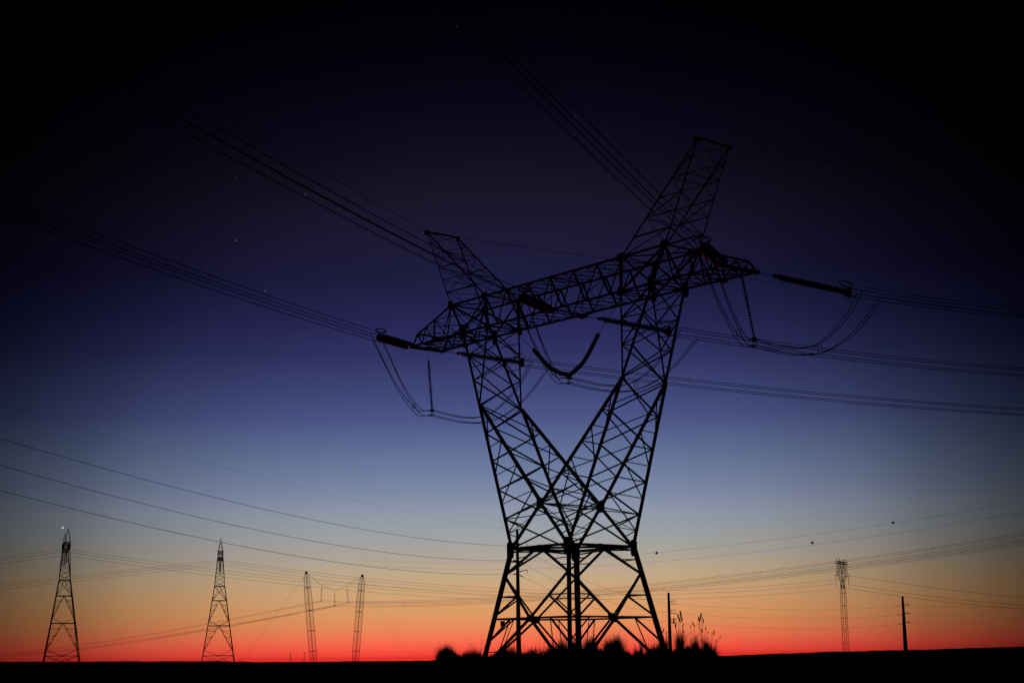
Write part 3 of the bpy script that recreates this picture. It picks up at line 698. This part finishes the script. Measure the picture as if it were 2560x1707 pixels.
for (A, B_, sg, nm) in (((-553.9, 340.7, 27.4), (-101.7, 262.2, 29.66), 5.2, 'lowest'), ((-558.3, 335.4, 29.83), (-101.5, 262.4, 32.24), 5.9, 'highest'), ((-549.6, 345.8, 28.87), (-101.6, 262.3, 30.85), 5.5, 'middle')):
    T = span(A, B_, sg, nm+' of three bundles rising from the leaning masts to the right edge', G1, ((0, 0, .23), (0, 0, -.3)), .04, 40)
    for t_ in (.17, .34, .52, .70, .86):
        t_ += {'l': 0, 'h': .03, 'm': -.03}[nm[0]]; p = sagline(A, B_, sg, 100)[int(t_*100)]; m_ = MB()
        for s_ in (-.2, .2): m_.tube([p+V((s_, -s_*.2, .25)), p+V((s_, -s_*.2, -.32))], .04, 4)
        m_.build('spacer', HARD, T)
for A, B_, sg, nm in (((-558.3, 335.4, 29.83), (-1748.1, 632.9, 11.67), 5.3, 'upper'), ((-553.9, 340.7, 27.4), (-1748.0, 633.0, 9.83), 5.1, 'lower'), ((-549.6, 345.8, 28.87), (-1749, 640, 9.9), 6.4, 'middle')):
    span(A, B_, sg, nm+' of three bundles sinking from the leaning masts to the left horizon', G1, ((0, 0, .25), (0, 0, -.3)), .05, 40)
for A, B_, sg, nm in (((-381.6, 524.4, 34.1), (-265.2, 534.1, 19.13), 1.7, 'middle'), ((-381.8, 524.2, 38.54), (-265.1, 534.2, 21.69), 1.2, 'upper'), ((-384.5, 521.0, 33.01), (-265.3, 533.9, 17.42), 1.7, 'lowest')):
    span(A, B_, sg, nm+' faint conductor bundle sinking right from the slender distant pylon', G1, ((0, 0, 0),), .06)
w1 = sagline((-316.5, 192.7, 33.01), (-47.2, 171.4, 30.95), 5.1, 60); w2 = sagline((-333.1, 204, 32.9), (-47.3, 171.3, 29.0), 5.9, 60)
wire(w1, .018, 'upper of two hairline wires carrying marker balls right of the big pylon', 'wires with marker balls'); wire(w2, .018, 'lower of two hairline wires carrying marker balls right of the big pylon', 'wires with marker balls')
def marker_ball(c, label):
    T = thing('marker_ball', c, label, 'marker ball', 'aerial marker balls'); c = V(c); m_ = MB(); n = 16; r = .3; vs = []; fs = []
    for i in range(1, 10):
        for j in range(n): a = math.pi*i/10; b = 2*math.pi*j/n; vs.append(c+V((math.sin(a)*math.cos(b), math.sin(a)*math.sin(b), math.cos(a)))*r)
    for i in range(8):
        for j in range(n): fs.append((i*n+j, i*n+(j+1) % n, (i+1)*n+(j+1) % n, (i+1)*n+j))
    fs += [tuple(range(n)), tuple(8*n+j for j in range(n))[::-1]]; m_.add(vs, fs); m_.build('ball', BALL, T)
    MB().tube([c+V((.33*math.cos(t), .33*math.sin(t), 0)) for t in [2*math.pi*q/16 for q in range(17)]], .02, 4).build('flange', BALL, T)
    MB().tube([c+V((0, 0, -.3)), c+V((0, 0, -.5))], .03, 5).build('drain_plug', HARD, T)
marker_ball((-148.31, 159.81, 24.85), 'dark marker ball in the sky nearest the big pylon'); marker_ball((-125.18, 187.42, 26.72), 'dark marker ball in the sky above and left of the slender pylon'); marker_ball((-113.03, 201.91, 31.12), 'highest dark marker ball, rightmost of the three')

# low shed at the far left horizon
b = thing('shed', (-780, 205, 0), 'tiny low flat-roofed shed on the horizon at far left', 'shed')
c = V((-775, 168, 1.0)); MB().box(c, V((.64, .77, 0))*2.4, V((-.77, .64, 0))*2, V((0, 0, 1.6))).build('wall', BLDG, b); MB().box(c+V((0, 0, 1.75)), V((.64, .77, 0))*3.0, V((-.77, .64, 0))*2.6, V((0, 0, .14))).build('roof', BLDG, b)

# ---------------------------------------------------------------- vegetation on the bank
def bankp(px, v=0): 
    u = (px-1445)*S; p = B0+BA*u+BN*v; p.z = bankz(u, v); return p
def blade(m_, p, h, lean, ang, w=.006):
    d = V((math.cos(ang), math.sin(ang), 0)); q = [p+V((0, 0, h*t))+d*(lean*h*t*t) - V((0, 0, lean*lean*h*.3*t*t)) for t in (0, .35, .7, 1)]
    sd_ = V((-d.y, d.x, 0))+d*.3; ws = (w, w*.85, w*.5, w*.1); vs = [x+sd_*s_*k for x, k in zip(q, ws) for s_ in (-1, 1)]
    m_.add(vs, [(0, 1, 3, 2), (2, 3, 5, 4), (4, 5, 7, 6)])
rg = random.Random(11)
g = MB()
for _ in range(14000):
    px = rg.uniform(1095, 1800); v = rg.gauss(0, .8); p = bankp(px, v)
    if p.z < .3: continue
    p.z -= .03; h = rg.uniform(.07, .34)*(1+.5*math.sin(px*.07)); h *= 2.1 if rg.random() < .04 else 1
    blade(g, p, h, rg.uniform(0, .9), rg.uniform(0, 6.28))
tag(g.build('grass', GRASS), 'short dark ragged grass along the earth bank', 'grass', None, 'stuff')
# tussocks: centre px, half width px, height px above bank crest, blades
TUS = [(1114, 44, 30, 2300, 'leftmost spiky grass tussock, at the left end of the dark bank'), (1127, 7, 36, 200, 'narrow upright grass tuft behind the leftmost tussock'),
       (1178, 44, 13, 700, 'low grass tussock just left of the big pylon left foot'), (1262, 22, 14, 260, 'small grass tussock between the left foot and the tallest pole'),
       (1330, 26, 20, 420, 'thin grass tussock just right of the tallest pole'), (1341, 4, 26, 60, 'slim dark grass tuft right of the tallest pole'),
       (1418, 36, 46, 2400, 'big dense dark tussock hiding the middle legs of the big pylon'), (1384, 18, 32, 700, 'grass tussock at the left shoulder of the big middle tussock'), (1474, 30, 32, 1500, 'dense low tussock right of the middle legs of the pylon'),
       (1532, 32, 38, 2000, 'rounded spiky tussock between the middle legs and the right leg'), (1594, 7, 52, 220, 'slim upright dark tuft at the foot of the right diagonal brace'), (1620, 34, 30, 1300, 'broad tussock between the right brace and the right leg'),
       (1660, 24, 34, 1000, 'tussock at the foot of the right pylon leg'), (1697, 15, 44, 900, 'dense dark tussock under the tallest reeds'), (1728, 20, 32, 900, 'low tussock between the two tall reed groups'),
       (1753, 10, 44, 450, 'narrow dark tussock below the lone tall reed'), (1776, 16, 30, 600, 'low tussock near the right end of the bank'), (1794, 32, 20, 1000, 'rightmost low tussock on the dark bank')]
for cx, hw_, hp, nb, lab in TUS:
    hp *= 1.3; hw_ = int(hw_*1.15)+1; nb = int(nb*1.6); m_ = MB(); base = bankp(cx); T0 = base.copy(); nc = max(1, hw_//9)
    cores = [(rg.uniform(-hw_, hw_), rg.gauss(0, .22), rg.uniform(.6, 1.1)) for _ in range(nc*3)]; cores = [(a_, b_, c_*(1.05-.65*abs(a_/hw_)**1.5)) for a_, b_, c_ in cores]
    for _ in range(nb):
        c0 = rg.choice(cores); px = cx+c0[0]+rg.gauss(0, hw_*.14); v = c0[1]+rg.gauss(0, .07); p = bankp(px, v); p.z -= .03
        edge = max(.15, 1-abs((px-cx)/(hw_*1.35))**1.8); h = hp*S*(.45+.7*rg.random()**1.5)*c0[2]*edge*(1.45 if rg.random() < .07 else 1); h = min(h, hp*S*1.35)
        side = (px-cx)/hw_; ang = math.atan2(BA.y, BA.x)+(0 if side > 0 else math.pi)+rg.gauss(0, 1.1)
        blade(m_, p, h, abs(rg.gauss(0, .35))+.5*abs(side)*rg.random(), ang, .0065)
    o = m_.build('grass_tussock', GRASS); o.data.transform(Matrix.Translation(-T0)); o.location = T0
    tag(o, lab, 'tussock', 'grass tussocks on the bank')
# thin bare stems standing above the grass on the left
ST = [(1140, 28), (1158, 24), (1173, 30), (1181, 22), (1193, 34), (1205, 42), (1213, 30), (1316, 26), (1350, 18), (1618, 46), (1640, 30), (1396, 44), (1380, 38)]
for n_, (px, hp) in enumerate(ST):
    p = bankp(px, rg.uniform(-.3, .3)); lx = rg.uniform(-.08, .12); h = hp*S; q = [p+V((0, 0, h*t))+BA*(lx*t*t) for t in (0, .4, .75, 1)]
    m_ = MB().tube(q, .006, 4, .003)
    for k in range(5):
        a = lerp(q[1], q[3], .3+k*.16); m_.tube([a, a+BA*rg.choice((-1, 1))*rg.uniform(.03, .08)+V((0, 0, rg.uniform(.04, .1)))], .004, 3, .001)
    where = 'left of the pylon left foot' if px < 1210 else 'near the tallest pole' if px < 1360 else 'by the middle legs of the pylon' if px < 1400 else 'by the right leg of the pylon'
    tag(m_.build('dry_weed', GRASS), 'thin bare twiggy weed rising '+where, 'weed', 'bare weeds '+where)
# reeds with seed heads: px, head top y, head length px, lean
RE = [(1698, 1529, 28, .04, 'tallest reed, thick seed head close to the second pole'), (1692, 1537, 22, -.05, 'reed with dark seed head leaning against the tallest reed'), (1683, 1547, 14, -.12, 'short-headed reed touching the second pole'), (1689, 1559, 11, -.03, 'reed with small head just below the tallest pair'),
      (1708, 1561, 10, .06, 'reed just right of the tallest reed'), (1705, 1574, 9, .02, 'low reed right of the tallest reed'), (1723, 1565, 6, 0, 'thin reed with a tiny head in the gap between the tall reeds'), (1729, 1556, 13, -.16, 'reed with slanting head between the two tall reeds'),
      (1752, 1534, 24, .01, 'lone tall reed with large seed head, second tallest'), (1746, 1544, 9, -.06, 'reed with small head tight to the left of the lone tall reed'), (1756, 1546, 12, .05, 'reed with small head tight to the right of the lone tall reed'), (1749, 1572, 11, -.02, 'reed with low head beneath the lone tall reed'),
      (1743, 1560, 4, 0, 'hair-thin reed left of the lone tall reed'), (1761, 1569, 7, .08, 'thin bent reed right of the lone tall reed'), (1765, 1580, 5, .05, 'short thin reed further right of the lone tall reed'), (1781, 1577, 9, .14, 'reed with compact head leaning right near the bank end'),
      (1775, 1582, 5, .08, 'short reed left of the leaning one near the bank end'), (1797, 1591, 5, .3, 'strongly leaning short reed over the bank end'), (1787, 1600, 4, .1, 'shortest reed close to the bank end'),
      (1658, 1573, 10, .03, 'reed with small head between pylon leg and second pole'), (1664, 1580, 6, .05, 'thin reed left of the second pole'), (1668, 1573, 7, 0, 'reed tip showing at the left edge of the second pole')]
for px, yt, hl, lean, lab in RE:
    hy = 1639-(px-1280)*.013; H = 1.9+(hy-yt)*S; bp = bankp(px-lean*60, rg.uniform(-.25, .25)); top = B0+BA*((px-1445)*S); top.z = H; top += BN*((bp-B0).dot(BN))
    L = top-bp; T = thing('reed', bp, lab, 'reed', 'reeds with seed heads')
    pts = [bp+V((0, 0, L.z*t))+BA*(L.dot(BA)*t*t)+BA*.02*math.sin(t*6+px) for t in (0, .25, .5, .75, .95)]+[top]
    MB().tube(pts, .007, 5, .003).build('stem', REED, T)
    hd = MB(); hlm = hl*S; ax = (pts[-1]-pts[-2]).normalized()
    for _ in range(int(40+hl*9)):
        t = rg.random(); a = top-ax*hlm*(1-t)*1.0; env = math.sin(math.pi*min(1, max(.08, t*.85+.1)))*hlm*.10+.008
        q = V((rg.gauss(0, 1), rg.gauss(0, 1), 0)).normalized()*env*rg.random()
        b_ = a+q+ax*rg.uniform(.02, .06); hd.add([a+q*.3, a+q+BA*.007, b_, a+q-BA*.007], [(0, 1, 2, 3)])
        hd.add([a+q*.3, a+q+BN*.007, b_, a+q-BN*.007], [(0, 1, 2, 3)])
    hd.build('seed_head', REED, T)
    lf = MB()
    for _ in range(3):
        a = lerp(pts[1], pts[4], rg.random()); blade(lf, a, rg.uniform(.18, .34), rg.uniform(.3, .9), math.atan2(BA.y, BA.x)+rg.choice((0, math.pi))+rg.gauss(0, .4), .008)
    lf.build('leaves', REED, T)

# ---------------------------------------------------------------- first stars
STM = emis('star_light', (.9, .92, 1), .2); VEN = emis('planet_light', (1, .97, .9), .9); FNT = emis('faint_star_light', (.8, .85, 1), .1)
STARS = [(157, 1318.5, 4.4, VEN, 'bright evening star just above the leftmost pylon'), (590, 601.6, 2.6, STM, 'small star left of centre above the left conductors'), (663, 727.4, 2.4, STM, 'small star touching the left conductors'), (764, 486.5, 2.0, STM, 'small star on the lowest middle conductor'),
         (589, 443.3, 1.9, FNT, 'faint star high at left below the middle conductors'), (1142, 66.8, 2.0, FNT, 'faint star near the top edge left of the right conductors'), (1438, 289.5, 1.8, FNT, 'faint star beside the conductors rising to the top edge'), (1738, 943.3, 2.6, STM, 'small star just right of the right arm of the pylon'),
         (986, 952.8, 2.4, STM, 'small star beside the left jumper cables'), (2409, 1424, 1.8, FNT, 'faint star low at far right'), (778, 713, 1.6, FNT, 'faint star above the left insulator')]
for px, py, r, m, lab in STARS:
    d = (FW+RT*((px-1280)/3984.33)-UP*((py-853.5)/3984.33)).normalized(); c = CAM+d*9000; b_ = MB(); vs = []; n = 8
    for i in range(1, 6):
        for j in range(n): a = math.pi*i/6; q = 2*math.pi*j/n; vs.append(c+V((math.sin(a)*math.cos(q), math.sin(a)*math.sin(q), math.cos(a)))*r)
    fs = [(i*n+j, i*n+(j+1) % n, (i+1)*n+(j+1) % n, (i+1)*n+j) for i in range(4) for j in range(n)]+[tuple(range(n)), tuple(4*n+j for j in range(n))[::-1]]
    b_.add(vs, fs); tag(b_.build('star', m), lab, 'star', 'first stars')
